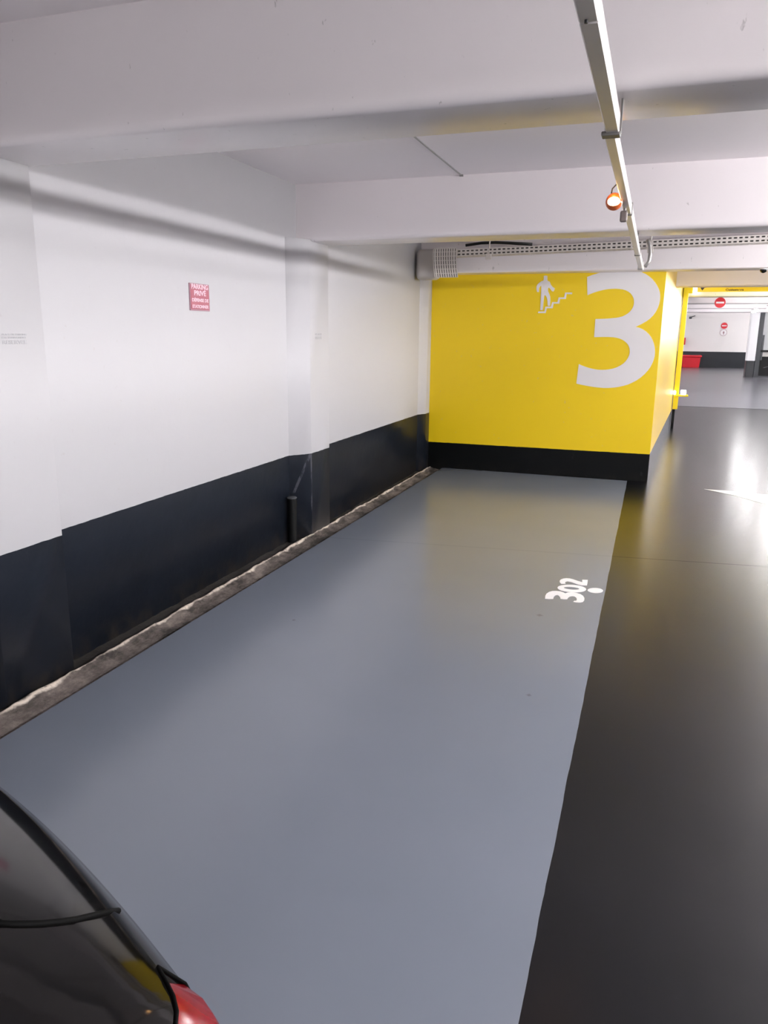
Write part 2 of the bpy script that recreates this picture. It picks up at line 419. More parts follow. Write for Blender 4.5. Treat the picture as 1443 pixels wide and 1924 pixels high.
# hidden warm downlight, added to brighten the stairwell side wall
t = thing('downlight', 'warm round downlight hidden behind the cream beam, added to brighten the stairwell side wall', 'ceiling light', (.62, 12.45, H))
bm = bmesh.new(); lathe(bm, (.62, 12.45, 0), [(.10, H), (.10, H-.03), (.085, H-.045), (.078, H-.045), (.078, H-.03)]); obj('housing', bm, M_white, t, True, 30)
bm = bmesh.new(); lathe(bm, (.62, 12.45, 0), [(.077, H-.031), (.077, H-.04)]); obj('lens', bm, emis('downlight_lens', (1, .8, .55), 8), t)
ld = bpy.data.lights.new('downlight_lamp', 'POINT'); ld.energy = 6.5; ld.color = (1, .88, .70); ld.shadow_soft_size = .07
lo_ = bpy.data.objects.new('lamp', ld); COL.objects.link(lo_); lo_.location = (0, 0, -.12); lo_.parent = t
# green exit sign on ceiling
t = thing('exit_sign', 'green lit exit sign box on the ceiling behind the yellow hanging sign', 'sign', (1.5, 13.59, H))
obj('housing', mbox((1.33, 13.56, H-.21), (1.67, 13.62, H-.0), .008), M_white, t)
obj('lit_panel', mbox((1.345, 13.55, H-.195), (1.655, 13.63, H-.02)), emis('green_panel', (.08, .9, .3), 14), t)

# ------------------------------------------------------------------ painted numeral 3, pictogram, bay number
def poly_on_wall(pts, scale, ox, oy, axis, val, off):
    return [on(ox+p[0]/scale, oy+p[1]/scale, axis, val) for p in pts]
three = [(592,98),(640,80),(700,62),(750,51),(800,44),(850,40),(900,38),(950,37),(1000,40),(1045,46),(1085,55),(1120,70),(1150,90),(1180,115),(1205,145),(1224,173),(1240,205),(1250,238),(1253,270),(1252,305),(1245,340),(1232,376),(1215,410),(1190,445),(1160,475),(1130,497),(1085,523),(1030,550),
 (1062,556),(1095,570),(1122,588),(1147,611),(1168,638),(1185,670),(1197,703),(1204,738),(1206,775),(1203,812),(1194,848),(1180,882),(1162,915),(1140,945),(1110,978),(1075,1008),(1040,1032),(1000,1053),(962,1070),(920,1082),(876,1092),(830,1098),(785,1101),(740,1101),(680,1096),(620,1087),(558,1076),(495,1062),
 (517,885),(550,900),(580,911),(615,922),(650,930),(686,936),(720,938),(755,937),(790,933),(826,926),(860,915),(892,899),(920,880),(942,858),(960,832),(973,803),(978,775),(976,748),(968,722),(956,702),(938,684),(916,668),(890,656),(860,648),(830,643),(785,640),(740,640),(655,642),
 (667,478),(760,475),(805,472),(850,468),(880,463),(910,455),(938,442),(962,426),(983,407),(1000,384),(1011,360),(1016,335),(1016,312),(1011,288),(1000,266),(985,246),(964,230),(940,218),(912,210),(880,206),(850,204),(820,205),(780,208),(740,215),(700,225),(660,237),(628,249),(595,263)]
bm = bmesh.new(); prism(bm, poly_on_wall(three, 4.81, 980, 500, 1, YW-.004, 0), (0, .0036, 0))
tag(obj('painted_numeral', bm, M_letw), 'huge white numeral 3 painted on the yellow wall', 'painted number')
t = thing('stair_pictogram', 'white pictogram of a person beside steps on the yellow wall', 'pictogram', on(1040, 590, 1, YW))
fig = [(350,215),(400,205),(455,210),(458,260),(455,330),(470,365),(520,385),(545,430),(560,475),(610,540),(680,590),(665,640),(640,685),(590,672),(545,610),(495,560),(475,610),(478,680),(510,750),(540,830),(548,960),(535,1115),(465,1115),(458,960),(440,880),(400,800),(370,800),(355,850),(335,1060),(318,1245),(240,1245),(250,1060),(258,880),(268,700),(272,500),(225,550),(205,600),(205,700),(145,700),(125,620),(130,530),(160,470),(225,410),(280,372),(340,355),(350,300)]
bm = bmesh.new(); prism(bm, poly_on_wall(fig, 16.03, 1000, 505, 1, YW-.004, 0), (0, .0036, 0)); obj('figure', bm, M_letw, t)
st = [(185,1285),(365,1285),(395,1140),(560,1140),(600,1005),(760,1005),(795,860),(960,860),(990,715),(1205,715),(1200,765),(1035,765),(1010,910),(840,910),(815,1050),(645,1050),(615,1190),(440,1190),(405,1335),(170,1335)]
bm = bmesh.new(); prism(bm, poly_on_wall(st, 16.03, 1000, 505, 1, YW-.004, 0), (0, .0036, 0)); obj('steps', bm, M_letw, t)

# 302 on the bay floor, traced outlines from crop (960,1040) scale 6.0125
t = thing('bay_number', 'white painted bay number 302 on the grey bay floor', 'painted number', on(1075, 1110, 2, 0))
def flr(pts): return [on(960+p[0]/6.0125, 1040+p[1]/6.0125, 2, .0003) for p in pts]
d3 = [(385,512),(388,480),(402,455),(430,436),(470,425),(515,424),(560,430),(595,442),(612,452),(645,442),(690,440),(740,447),(785,460),(815,480),(830,505),(828,530),(812,549),(780,555),(735,553),(703,546),(716,536),(738,535),(745,520),(738,500),(718,486),(690,482),(665,486),(645,500),(636,517),(600,518),(560,513),(556,495),(540,476),(520,469),(500,474),(487,487),(480,500),(478,514),(430,516)]
d2 = [(553,330),(550,312),(562,296),(590,285),(625,281),(665,284),(705,294),(745,308),(785,320),(806,326),(806,298),(868,300),(864,336),(858,362),(800,361),(760,352),(715,336),(675,322),(640,316),(618,320),(610,330),(618,342),(570,344)]
for nm, p in (('digit_three', d3), ('digit_two', d2)):
    bm = bmesh.new(); prism(bm, flr(p), (0, 0, .0016)); obj(nm, bm, M_markw, t)
bm = bmesh.new(); n = 40
def ell(cx, cy, ax, ay, tl): return [(cx+ax*math.cos(2*PI*k/n), cy+ay*math.sin(2*PI*k/n)+tl*math.cos(2*PI*k/n)) for k in range(n)]
o1 = flr(ell(688, 397, 162, 42, 9)); i1 = flr(ell(684, 394, 88, 15, 7))
A = [bm.verts.new(p+Vector((0,0,.0016))) for p in o1]; B = [bm.verts.new(p+Vector((0,0,.0016))) for p in i1]
A0 = [bm.verts.new(p) for p in o1]; B0 = [bm.verts.new(p) for p in i1]
for k in range(n):
    j = (k+1) % n
    for q in ((A[k], A[j], B[j], B[k]), (A0[k], A0[j], A[j], A[k]), (B0[k], B[k], B[j], B0[j]), (A0[k], B0[k], B0[j], A0[j])): bm.faces.new(q)
obj('digit_zero', bm, M_markw, t)
bm = bmesh.new(); prism(bm, flr(ell(953, 419, 88, 28, 3)), (0, 0, .0016))
tag(obj('floor_dot', bm, M_markw), 'small round white dot at the edge of the grey bay, beside the bay number', 'floor marking')
bm = bmesh.new(); prism(bm, [on(*p, 2, .0003) for p in ((1323, 919), (1340, 920.5), (1380, 923), (1443, 929.5))]+[Vector((1.62, 9.02, .0003)), Vector((1.58, 8.15, .0003))]+[on(*p, 2, .0003) for p in ((1443, 947), (1430, 945), (1380, 931))], (0, 0, .0016))
tag(obj('floor_arrow', bm, M_markw), 'pointed white painted arrow head on the dark aisle floor', 'floor marking')

# ------------------------------------------------------------------ wall signs
def wall_quad(px0, py0, px1, py1, x):
    a = on(px0, py0, 0, x); b = on(px1, py1, 0, x); return a, b
a = on(354, 531, 0, -2.70); b = on(393, 585, 0, -2.70)
ya, yb = a.y, b.y; zt = a.z-.0; zb = on(373, 584, 0, -2.70).z
t = thing('wall_sign', 'faded red private parking sign on the white left wall', 'sign', (-2.70, (ya+yb)/2, zb))
obj('panel', mbox((-2.703, ya, zb), (-2.694, yb, zt), .001), M_signedge, t)
obj('face', mbox((-2.696, ya+.008, zb+.008), (-2.6925, yb-.008, zt-.008)), M_signred, t)
hh = zt-zb; ww = yb-ya
for s, f, sz in (('PARKING', .80, .2), ('PRIVÉ', .565, .2), ('DÉFENSE DE', .335, .13), ('STATIONNER', .10, .13)):
    bm = text_bm(s, sz*hh*1.25, Matrix.Identity(4), .001, 'CENTER', 1, .0012)
    xs = [v.co.x for v in bm.verts]; wd = max(xs)-min(xs); k = (ww*.84 if s != 'PRIVÉ' else ww*.60)/wd
    bmesh.ops.transform(bm, matrix=frame((-2.6918, (ya+yb)/2, zb+hh*f), (0, 1, 0), (0, 0, 1)) @ Matrix.Diagonal((k, 1, 1, 1)), verts=bm.verts[:])
    obj('lettering', bm, M_signtxt, t)
# RESERVEE lettering on pilaster
def wall_text(parent, s, px, py, px2, x, hgt, mat, nm='lettering', w_=0.):
    a = on(px, py, 0, x); b = on(px2, py, 0, x)
    bm = text_bm(s, hgt*1.36, Matrix.Identity(4), .001, 'LEFT', 1, w_)
    xs = [v.co.x for v in bm.verts]; k = (b.y-a.y)/(max(xs)-min(xs))
    bmesh.ops.transform(bm, matrix=frame((x+.001, a.y, a.z), (0, 1, 0), (0, 0, 1)) @ Matrix.Diagonal((k, 1, 1, 1)), verts=bm.verts[:])
    return obj(nm, bm, mat, parent)
t = thing('stencilled_notice', 'pale grey RESERVEE lettering on the white pilaster at the left edge', 'lettering', on(26, 647, 0, -2.62))
wall_text(t, 'RESERVEE', 4, 646.5, 50, -2.62, .016, M_greytxt, w_=.0007)
wall_text(t, 'PLACE DE PARKING', 3, 630, 49, -2.62, .0075, M_greytxt, w_=.0003)
wall_text(t, 'EXCLUSIVEMENT', 3, 636, 49, -2.62, .0075, M_greytxt, w_=.0003)
t = thing('stencilled_notice', 'tiny pale grey lettering on the white pilaster halfway along the wall', 'lettering', on(598, 634, 0, -2.58))
wall_text(t, 'PLACE', 592, 630, 604, -2.58, .016, M_greytxt, w_=.0004)
wall_text(t, 'RESERVEE', 592, 637, 604, -2.58, .02, M_greytxt, w_=.0006)

# pipe stub at the second pilaster
p = on(552, 935, 1, 5.36); 
t = thing('pipe_stub', 'short black capped pipe stub at the foot of the middle pilaster', 'pipe', (-2.66, 5.36, 0))
bm = bmesh.new(); cyl(bm, (-2.655, 5.35, -.02), (-2.655, 5.35, .355), .036, n=24); obj('pipe', bm, plain('black_painted_pipe', (4, 5, 6), .6, spec=.2), t, True, 40)
bm = bmesh.new(); lathe(bm, (-2.655, 5.35, 0), [(.038, .353), (.040, .357), (.040, .363), (.034, .367)]); obj('cap', bm, plain('worn_pipe_cap', (70, 72, 76), .4), t, True, 40)

# ------------------------------------------------------------------ trunking along the bay
t = thing('cable_trunking', 'white cable trunking running along under the ceiling beams', 'trunking', (-.2, 4, 2.3))
def seg(name, x0, x1, ya_, yb_, z0, z1): obj(name, mbox((x0, ya_, z0), (x1, yb_, z1), .003, 1), M_trunk, t)
TZ0, TZ1 = 2.245, 2.295
seg('trunking_length', -.196, -.157, -6, 1.69, TZ0, TZ1); seg('trunking_length', -.196, -.157, 1.695, 2.56, TZ0, TZ1)
seg('trunking_length', -.204, -.170, 2.60, 7.55, TZ0, TZ1)
bm = mbox((-.209, 2.555, TZ0-.007), (-.154, 2.60, TZ0+.006), .003); box(bm, (-.158, 2.565, TZ0), (-.152, 2.59, 2.345), .001)
obj('joint_clamp', bm, plain('dark_clamp', (105, 102, 100), .4), t)
for y in (4.22, 6.3):
    bm = mbox((-.208, y-.012, TZ0-.005), (-.166, y+.012, TZ1+.006), .002); obj('joint_clamp', bm, plain('dark_clamp', (105, 102, 100), .4), t)
bm = bmesh.new(); cyl(bm, (-.180, 1.675, TZ0-.006), (-.180, 1.675, TZ0+.003), .0035, n=10); obj('screw', bm, M_dark, t)
for y in (-.5, 2.66, 5.75):
    bm = bmesh.new(); cyl(bm, (-.18, y, TZ1-.002), (-.18, y, BB+.004), .006, n=8); obj('hanger', bm, M_dark, t)
bm = mbox((-.212, 7.53, TZ0-.012), (-.162, 7.57, TZ1+.02), .004); obj('end_cap', bm, M_galv, t)
bm = bmesh.new(); tube(bm, [(-.15, 7.56, 2.50), (-.125, 7.57, 2.45), (-.115, 7.58, 2.38), (-.12, 7.57, 2.31), (-.15, 7.56, 2.265)], .016, 10); obj('strap', bm, M_galv, t, True)

# orange lamp
lp = on(1154, 379, 1, 3.78)
t = thing('round_lamp', 'small round orange glowing lamp clipped under the trunking', 'lamp', lp)
R_ = .038
bm = bmesh.new(); bmesh.ops.create_uvsphere(bm, u_segments=28, v_segments=16, radius=R_, matrix=Matrix.Translation(lp))
for v in [v for v in bm.verts if (v.co-lp).z < .010 and v.co.y < lp.y+.02]: v.co = v.co
obj('shade', bm, M_copper, t, True)
bm = bmesh.new(); bmesh.ops.create_uvsphere(bm, u_segments=24, v_segments=16, radius=R_*.80, matrix=Matrix.Translation(lp+Vector((.0, -.013, -.002))) @ Matrix.Diagonal((1, 1, .82, 1)))
obj('bulb', bm, emis('warm_bulb', (1, .62, .30), 13), t, True)
bm = bmesh.new(); tube(bm, [lp+Vector(v) for v in ((-.015, 0, .035), (-.012, 0, .055), (.006, 0, .075), (.03, 0, .078), (.05, 0, .06))], .003, 8); obj('cable', bm, M_dark, t, True)
tp = on(1172, 405, 1, 4.0)
bm = mbox(tp-Vector((.017, .012, .03)), tp+Vector((.017, .012, .022)), .008); cyl(bm, tp+Vector((.002, 0, .02)), tp+Vector((.006, 0, .06)), .006, n=8)
obj('plug', bm, plain('brown_plug', (110, 100, 98), .5), t)
bm = bmesh.new(); cyl(bm, lp+Vector((.03, 0, .0)), (-.204, lp.y, 2.2445), .006, n=10); obj('bracket', bm, M_copper, t, True)
ld = bpy.data.lights.new('round_lamp_bulb', 'POINT'); ld.energy = .4; ld.color = (1, .5, .16); ld.shadow_soft_size = .03
lo_ = bpy.data.objects.new('lamp', ld); COL.objects.link(lo_); lo_.parent = t; lo_.location = (-.005, -.05, .035)

# ------------------------------------------------------------------ perforated cable tray in front of the third beam
def slotted(bm, origin, U, V, nu, nv, pu, pv, fu, fv, th, curve=None):
    """sheet with nu x nv slots; U,V directions; pitch pu,pv; slot fraction fu,fv"""
    O = Vector(origin); U = Vector(U); V = Vector(V); N = U.cross(V).normalized()
    us = [0.]; vs = [0.]
    for i in range(nu): us += [pu*(i+.5-fu/2), pu*(i+.5+fu/2)]
    us.append(pu*nu)
    for i in range(nv): vs += [pv*(i+.5-fv/2), pv*(i+.5+fv/2)]
    vs.append(pv*nv)
    def P(u, v, k): 
        p = O+U*u+V*v+N*(th*k)
        return curve(p, u, v) if curve else p
    g = {}
    def vt(i, j, k):
        if (i, j, k) not in g: g[(i, j, k)] = bm.verts.new(P(us[i], vs[j], k))
        return g[(i, j, k)]
    solid = lambda i, j: 0 <= i < len(us)-1 and 0 <= j < len(vs)-1 and not (i % 2 == 1 and j % 2 == 1)
    for i in range(len(us)-1):
        for j in range(len(vs)-1):
            if not solid(i, j): continue
            bm.faces.new([vt(i, j, 1), vt(i+1, j, 1), vt(i+1, j+1, 1), vt(i, j+1, 1)])
            bm.faces.new([vt(i, j, 0), vt(i, j+1, 0), vt(i+1, j+1, 0), vt(i+1, j, 0)])
            for di, dj, a_, b_ in ((-1, 0, (i, j), (i, j+1)), (1, 0, (i+1, j+1), (i+1, j)), (0, -1, (i+1, j), (i, j)), (0, 1, (i, j+1), (i+1, j+1))):
                if not solid(i+di, j+dj): bm.faces.new([vt(*a_, 0), vt(*a_, 1), vt(*b_, 1), vt(*b_, 0)])
TY = 8.58
tl = on(850, 482, 1, TY); tr = on(1443, 455, 1, TY)
slope = (tr.z-tl.z)/(tr.x-tl.x)
t = thing('cable_tray', 'white perforated cable tray in front of the beam above the yellow wall', 'cable tray', (0, TY, tl.z))
U = Vector((1, 0, slope)).normalized()
nu = int((3.2-tl.x)/.05)
bm = bmesh.new(); slotted(bm, (tl.x, TY, tl.z), U, (0, 0, 1), nu, 2, .05, .036, .6, .4, .002); obj('side_rail', bm, M_tray, t)
bm = bmesh.new(); slotted(bm, (tl.x, TY+.002, tl.z), U, (0, 1, 0), nu, 2, .05, .09, .6, .3, .002); obj('tray_base', bm, M_tray, t)
bm = bmesh.new(); slotted(bm, (tl.x, TY+.184, tl.z), U, (0, 0, 1), nu, 1, .05, .058, .6, .34, .002); obj('side_rail', bm, M_tray, t)
bm = bmesh.new()  # unseen cables added inside the tray so its slots read dark
for k, (dy, dz, r_) in enumerate(((.03, .022, .014), (.03, .052, .014), (.065, .02, .016), (.10, .022, .017), (.14, .02, .015), (.06, .05, .013))):
    tube(bm, [Vector((tl.x-.02, TY+dy, tl.z+dz)) + U*q_ + Vector((0, .004*math.sin(q_*5+k), .003*math.sin(q_*7+k*2))) for q_ in [i*.25 for i in range(int((3.2-tl.x)/.25))]], r_, 8)
o_ = obj('added_dark_cables', bm, plain('dark_slot_fill', (74, 72, 70), .5), t, True); o_['kind'] = 'stuff'
e0 = on(814, 466, 1, TY-.02); e1 = on(858, 466, 1, TY-.02); eb = on(836, 522, 1, TY-.02)
hh = e0.z-eb.z; nn = 10
def crv(p, u, v):
    s = max(0, 1-v/hh); p = p.copy(); p.x += .035*s*s; p.y -= .03*math.sin(s*PI/2); return p
bm = bmesh.new(); slotted(bm, (e0.x, TY-.02, eb.z), (1, 0, 0), (0, 0, 1), nn, 7, (e1.x-e0.x)/nn, hh/7, .32, .85, .003, crv); obj('bent_end', bm, M_tray, t)
bm = bmesh.new()  # more cables added behind the bent end to darken its slots
for k in range(9):
    xx = e0.x+.02+(e1.x-e0.x-.04)*k/8
    tube(bm, [crv(Vector((xx, TY+.012, eb.z+.01+(hh-.02)*j/8)), 0, .01+(hh-.02)*j/8) for j in range(9)], .013, 8)
o_ = obj('added_dark_cables', bm, plain('dark_slot_fill', (74, 72, 70), .5), t, True); o_['kind'] = 'stuff'
bm = mbox((-2.655, 8.60, 2.255), (-2.40, 8.79, 2.585), .05, 4); obj('junction_box', bm, plain('grey_junction_box', (190, 185, 182), .35), t, True, 40)
for px, py in ((918, 482), (1222, 470)):
    q = on(px, py, 1, TY-.01)
    bm = mbox(q-Vector((.03, .02, .03)), q+Vector((.03, .01, .03)), .004); cyl(bm, q+Vector((-.0, -.0, .02)), (q.x, TY+.05, H), .007, n=8); obj('hanger_bracket', bm, M_tray, t)
q = [on(875, 461, 1, TY+.09), on(905, 456.5, 1, TY+.09), on(930, 455.5, 1, TY+.09), on(955, 456.5, 1, TY+.09), on(1000, 459, 1, TY+.09)]
bm = bmesh.new(); tube(bm, q, .016, 10)
tag(obj('black_cable', bm, M_dark, smooth=True), 'black cable looping above the perforated tray', 'cable')
# small black dome hung under the beam, right edge
q = on(1436, 501, 1, 8.95)
t = thing('dome_camera', 'small black dome camera under the beam at the right edge', 'camera', (q.x, 8.98, BB))
bm = bmesh.new(); lathe(bm, (q.x, 8.98, 0), [(.02, BB+.0), (.035, BB-.005), (.034, BB-.02), (.022, BB-.036), (.006, BB-.043)]); obj('dome', bm, M_black, t, True)
bm = bmesh.new(); lathe(bm, (q.x, 8.98, 0), [(.04, BB+.002), (.04, BB-.006), (.03, BB-.008)]); obj('mount_ring', bm, M_white, t, True, 30)

# ------------------------------------------------------------------ totem and far hall
TOY = 14.9
t = thing('light_totem', 'yellow upright fin with lamps at the end of the stairwell wall', 'totem', (.44, TOY, 0))
bm = mbox((.392, TOY, .35), (.478, TOY+.14, 2.50), .006); obj('fin', bm, M_yelp, t)
bm = mbox((.392, TOY+.03, 0), (.44, TOY+.11, .352), .004); obj('foot', bm, M_black, t)
bm = mbox((.40, TOY-.02, .585), (.64, TOY+.12, .615), .006); obj('lower_bracket', bm, M_yelp, t)
bm = mbox((.47, TOY+.0, 2.40), (.545, TOY+.12, 2.50), .006); obj('upper_bracket', bm, M_yelp, t)
M_lamp = emis('totem_lamp', (1, .96, .85), 5)
bm = mbox((.545, TOY-.02, 2.40), (.625, TOY+.12, 2.50), .012); obj('upper_lamp', bm, M_lamp, t)
bm = mbox((.51, TOY-.015, .617), (.60, TOY+.11, .70), .012); obj('lower_lamp', bm, M_lamp, t)
bm = mbox((.384, TOY-.08, .62), (.425, TOY-.0, .69), .012); obj('side_lamp', bm, M_lamp, t)
# yellow hanging sign
SYY = 13.2
a = on(1310, 548.5, 1, SYY)
x0 = a.x; zb = a.z
t = thing('hanging_sign', 'yellow hanging direction sign half hidden by the cream beam', 'sign', (x0+1, SYY, zb))
obj('panel', mbox((x0, SYY, zb), (x0+2.6, SYY+.05, zb+.40), .004), M_yelp, t)
for xx in (x0+.3, x0+2.3):
    bm = bmesh.new(); cyl(bm, (xx, SYY+.025, zb+.39), (xx, SYY+.025, H), .008, n=8); obj('rod', bm, M_galv, t)
a1 = on(1363, 546.3, 1, SYY); a2 = on(1397, 546.3, 1, SYY)
def face_text(s, o_, wd, hgt, mat, parent):
    bm = text_bm(s, hgt*1.36, Matrix.Identity(4), .002, 'LEFT', 1, hgt*.04); xs = [v.co.x for v in bm.verts]; k = wd/(max(xs)-min(xs))
    bmesh.ops.transform(bm, matrix=frame(o_, (1, 0, 0), (0, 0, 1)) @ Matrix.Diagonal((k, 1, 1, 1)), verts=bm.verts[:]); obj('lettering', bm, mat, parent)
face_text('Customers', (a1.x, SYY-.001, a1.z), a2.x-a1.x, .032, M_blktxt, t)
face_text('Espace clients', (a1.x, SYY-.001, a1.z+.072), (a2.x-a1.x)*1.9, .055, plain('black_print', (20, 18, 14), .5), t)
b = on(1320, 541, 1, SYY); bm = bmesh.new()
prism(bm, [Vector((b.x-.02, SYY-.001, b.z-.015)), Vector((b.x+.0, SYY-.001, b.z-.04)), Vector((b.x+.03, SYY-.001, b.z+.0)), Vector((b.x+.09, SYY-.001, b.z+.01)), Vector((b.x+.09, SYY-.001, b.z+.03)), Vector((b.x-.04, SYY-.001, b.z+.03))], (0, .002, 0))
obj('arrow', bm, MATS['black_print'], t)
# no entry discs
def no_entry(c, r, label, rod=None):
    t = thing('no_entry_sign', label, 'sign', c)
    bm = bmesh.new(); cyl(bm, (c[0], c[1], c[2]), (c[0], c[1]+.02, c[2]), r, n=36); obj('disc', bm, M_red, t)
    obj('bar', mbox((c[0]-r*.72, c[1]-.004, c[2]-r*.17), (c[0]+r*.72, c[1]+.002, c[2]+r*.17)), M_letw, t)
    if rod: 
        bm = bmesh.new(); cyl(bm, (c[0], c[1]+.01, c[2]+r*.95), (c[0], c[1]+.01, rod), .008, n=8); obj('rod', bm, M_galv, t)
    return t
c = on(1353, 568.5, 1, 17.5); no_entry(c, .105, 'small red no entry disc hanging from the ceiling in the far aisle', H)
c = on(1361, 612, 1, FARY-.03); no_entry(c, .165, 'red no entry disc on the far white wall')
c = on(1359.5, 625, 1, FARY-.03)
t = thing('round_sign', 'pale round sign with thin outline under the no entry disc', 'sign', c)
bm = bmesh.new(); cyl(bm, c, c+Vector((0, .02, 0)), .19, n=32); obj('disc', bm, M_letw, t)
bm = bmesh.new(); ring = [c+Vector((.17*math.cos(2*PI*k/32), -.004, .17*math.sin(2*PI*k/32))) for k in range(33)]; tube(bm, ring, .009, 6); obj('ring', bm, plain('grey_pink_outline', (150, 110, 118), .5), t)
bm = mbox(c+Vector((-.02, -.006, -.09)), c+Vector((.02, -.001, .07))); box(bm, c+Vector((-.05, -.006, .0)), c+Vector((.05, -.001, .03))); obj('symbol', bm, MATS['grey_pink_outline'], t)
c = on(1281, 641, 1, FARY-.12)
t = thing('alarm_box', 'small red wall box on the far wall beside the yellow totem', 'alarm box', c)
obj('case', mbox(c+Vector((-.05, -.03, -.19)), c+Vector((.19, .1, .19)), .01), M_red, t)
obj('front', mbox(c+Vector((-.02, -.04, -.05)), c+Vector((.08, -.028, .12)), .004), plain('orange_plate', (225, 120, 50), .4), t)
# red grit bin
y_ = FARY-.75; a = on(1280, 689, 1, y_); b = on(1315, 689, 1, y_)
t = thing('grit_bin', 'red plastic grit bin standing against the far black wall base', 'bin', ((a.x+b.x)/2, y_+.3, 0))
bm = bmesh.new(); w1 = b.x-a.x; hb = .58
vb = [bm.verts.new((a.x+u*w1, y_+.04+v*.46, 0)) for u, v in ((.04, 0), (.96, 0), (.96, 1), (.04, 1))]
vt_ = [bm.verts.new((a.x+u*w1, y_+v*.54, hb)) for u, v in ((0, 0), (1, 0), (1, 1), (0, 1))]
for k in range(4): bm.faces.new((vb[k], vb[(k+1) % 4], vt_[(k+1) % 4], vt_[k]))
bm.faces.new(vb[::-1]); bm.faces.new(vt_); bmesh.ops.bevel(bm, geom=bm.edges[:], offset=.03, segments=3, affect='EDGES'); obj('body', bm, M_red, t, True, 50)
bm = mbox((a.x-.03, y_-.03, hb-.02), (b.x+.05, y_+.58, hb+.09), .04, 3); obj('lid', bm, M_red, t, True, 50)
# small dark camera on far wall top
c = on(1298, 595, 1, FARY-.2)
t = thing('wall_camera', 'tiny dark camera high on the far white wall', 'camera', c)
bm = mbox(c+Vector((-.09, -.2, -.12)), c+Vector((.06, .05, .0)), .03); obj('body', bm, M_frame, t)
bm = bmesh.new(); cyl(bm, c+Vector((0, 0, -.02)), c+Vector((.22, .19, .05)), .02, n=8); obj('arm', bm, M_frame, t)
# far column
cx0 = on(1401, 690, 1, 36).x; 
bm = mbox((cx0, 36, -.1), (cx0+.34, 36.6, 2.95), .04, 3); struct('column', bm, banded('column_paint', (240, 240, 242), (34, 38, 42), .68), 'white far column with a black base beside the glazed booth', 'column')
# glazed booth
BX = cx0+.34
t = thing('glazed_booth', 'dark framed glazed booth right of the far white column', 'booth', (BX+1, 36.1, 0))
obj('base_panel', mbox((BX+.18, 36.05, .02), (BX+2.6, 36.12, .86)), M_black, t)
obj('plinth', mbox((BX+.0, 36.02, 0), (BX+2.6, 36.15, .06)), M_frame, t)
obj('post', mbox((BX+.0, 36.0, 0), (BX+.17, 36.17, 2.92)), M_frame, t)
obj('post', mbox((BX+2.5, 36.0, 0), (BX+2.67, 36.17, 2.92)), M_frame, t)
obj('sill', mbox((BX+.17, 35.98, 1.05), (BX+2.5, 36.14, 1.13)), M_black, t)
obj('lower_pane', mbox((BX+.17, 36.06, .86), (BX+2.5, 36.09, 1.06)), plain('booth_lower_panel', (190, 188, 184), .4), t)
obj('pane', mbox((BX+.17, 36.06, 1.12), (BX+2.5, 36.09, 2.92)), plain('frosted_pane', (186, 188, 190), .12), t)
obj('grab_bar', mbox((BX+.18, 36.0, .7), (BX+.25, 36.05, 1.75)), M_frame, t)
bm = bmesh.new(); tube(bm, [(BX+.35, 36.03, .40), (BX+1.6, 36.03, .75)], .008, 6); obj('stay', bm, M_galv, t)

# ------------------------------------------------------------------ parked car (rear end towards the empty bay)
M_body = plain('dark_car_paint', (11, 10, 10), .08, var=.03, spec=.42)
M_glass = plain('car_glass', (6, 7, 8), .03, var=0, coat=1.)
M_tail = plain('red_tail_lens', (120, 6, 20), .16, var=.1, spec=.4)
M_tyre = plain('tyre_rubber', (16, 16, 17), .8)
M_gask = plain('black_gap', (2, 2, 2), .7, spec=.1)
CX = -1.30; Y_END = 1.0; Y_FRONT = -3.35
def outline(inset=0., n=26, hw=.955):
    P = []
    # right half from rear centre to front centre
    for k in range(n+1):
        dx = .89*k/n; P.append((dx, 1.03-.30*dx**1.15-.13*dx*dx))
    x_, y_ = P[-1]
    for k in range(1, 9):
        a = k/8; P.append((x_+(hw-x_)*math.sin(a*PI/2), y_-.26*(1-math.cos(a*PI/2))-.06*a))
    ys = P[-1][1]
    for k in range(1, 22): P.append((hw+.01*math.sin(PI*k/22), ys+(Y_FRONT+.7-ys)*k/22))
    for k in range(0, 15):
        a = k/14*PI/2; P.append((hw*math.cos(a)**.75 if k < 14 else 0, Y_FRONT+.7-.7*math.sin(a)**.9))
    Q = []
    m = len(P)
    for i, (a, b) in enumerate(P):
        p0 = P[max(i-1, 0)]; p1 = P[min(i+1, m-1)]
        d = Vector((p1[0]-p0[0], p1[1]-p0[1])).normalized(); nrm = Vector((-d.y, d.x))
        if i == 0: nrm = Vector((0, 1))
        if i == m-1: nrm = Vector((0, -1))
        Q.append((a-nrm.x*inset, b-nrm.y*inset))
    Q[0] = (0, Q[0][1]); Q[-1] = (0, Q[-1][1])
    return Q
RINGS = [(.20, .10), (.26, .035), (.36, .012), (.48, .004), (.58, .0), (.66, .002), (.73, .012), (.79, .022), (.84, .038), (.88, .068), (.915, .118), (.945, .178), (.973, .245), (.997, .31), (1.018, .38), (1.034, .46), (1.045, .55), (1.052, .66), (1.056, .78)]
def full(ins):
    base = min(ins, .07); q = outline(base)
    if ins > base:
        fx = (.955-ins)/(.955-base); cy = (Y_END+Y_FRONT)/2; hl = (Y_END-Y_FRONT)/2; fy = (hl-ins)/(hl-base)
        q = [(a*fx, cy+(b-cy)*fy) for a, b in q]
    L = [(CX+a, b) for a, b in q]; L = L+[(CX-a, b) for a, b in q[-2:0:-1]]
    for it in range(int(max(0, ins-.03)*260)):     # rounder corners towards the crown
        L = [((L[k-1][0]+2*L[k][0]+L[(k+1) % len(L)][0])/4, (L[k-1][1]+2*L[k][1]+L[(k+1) % len(L)][1])/4) for k in range(len(L))]
    return L
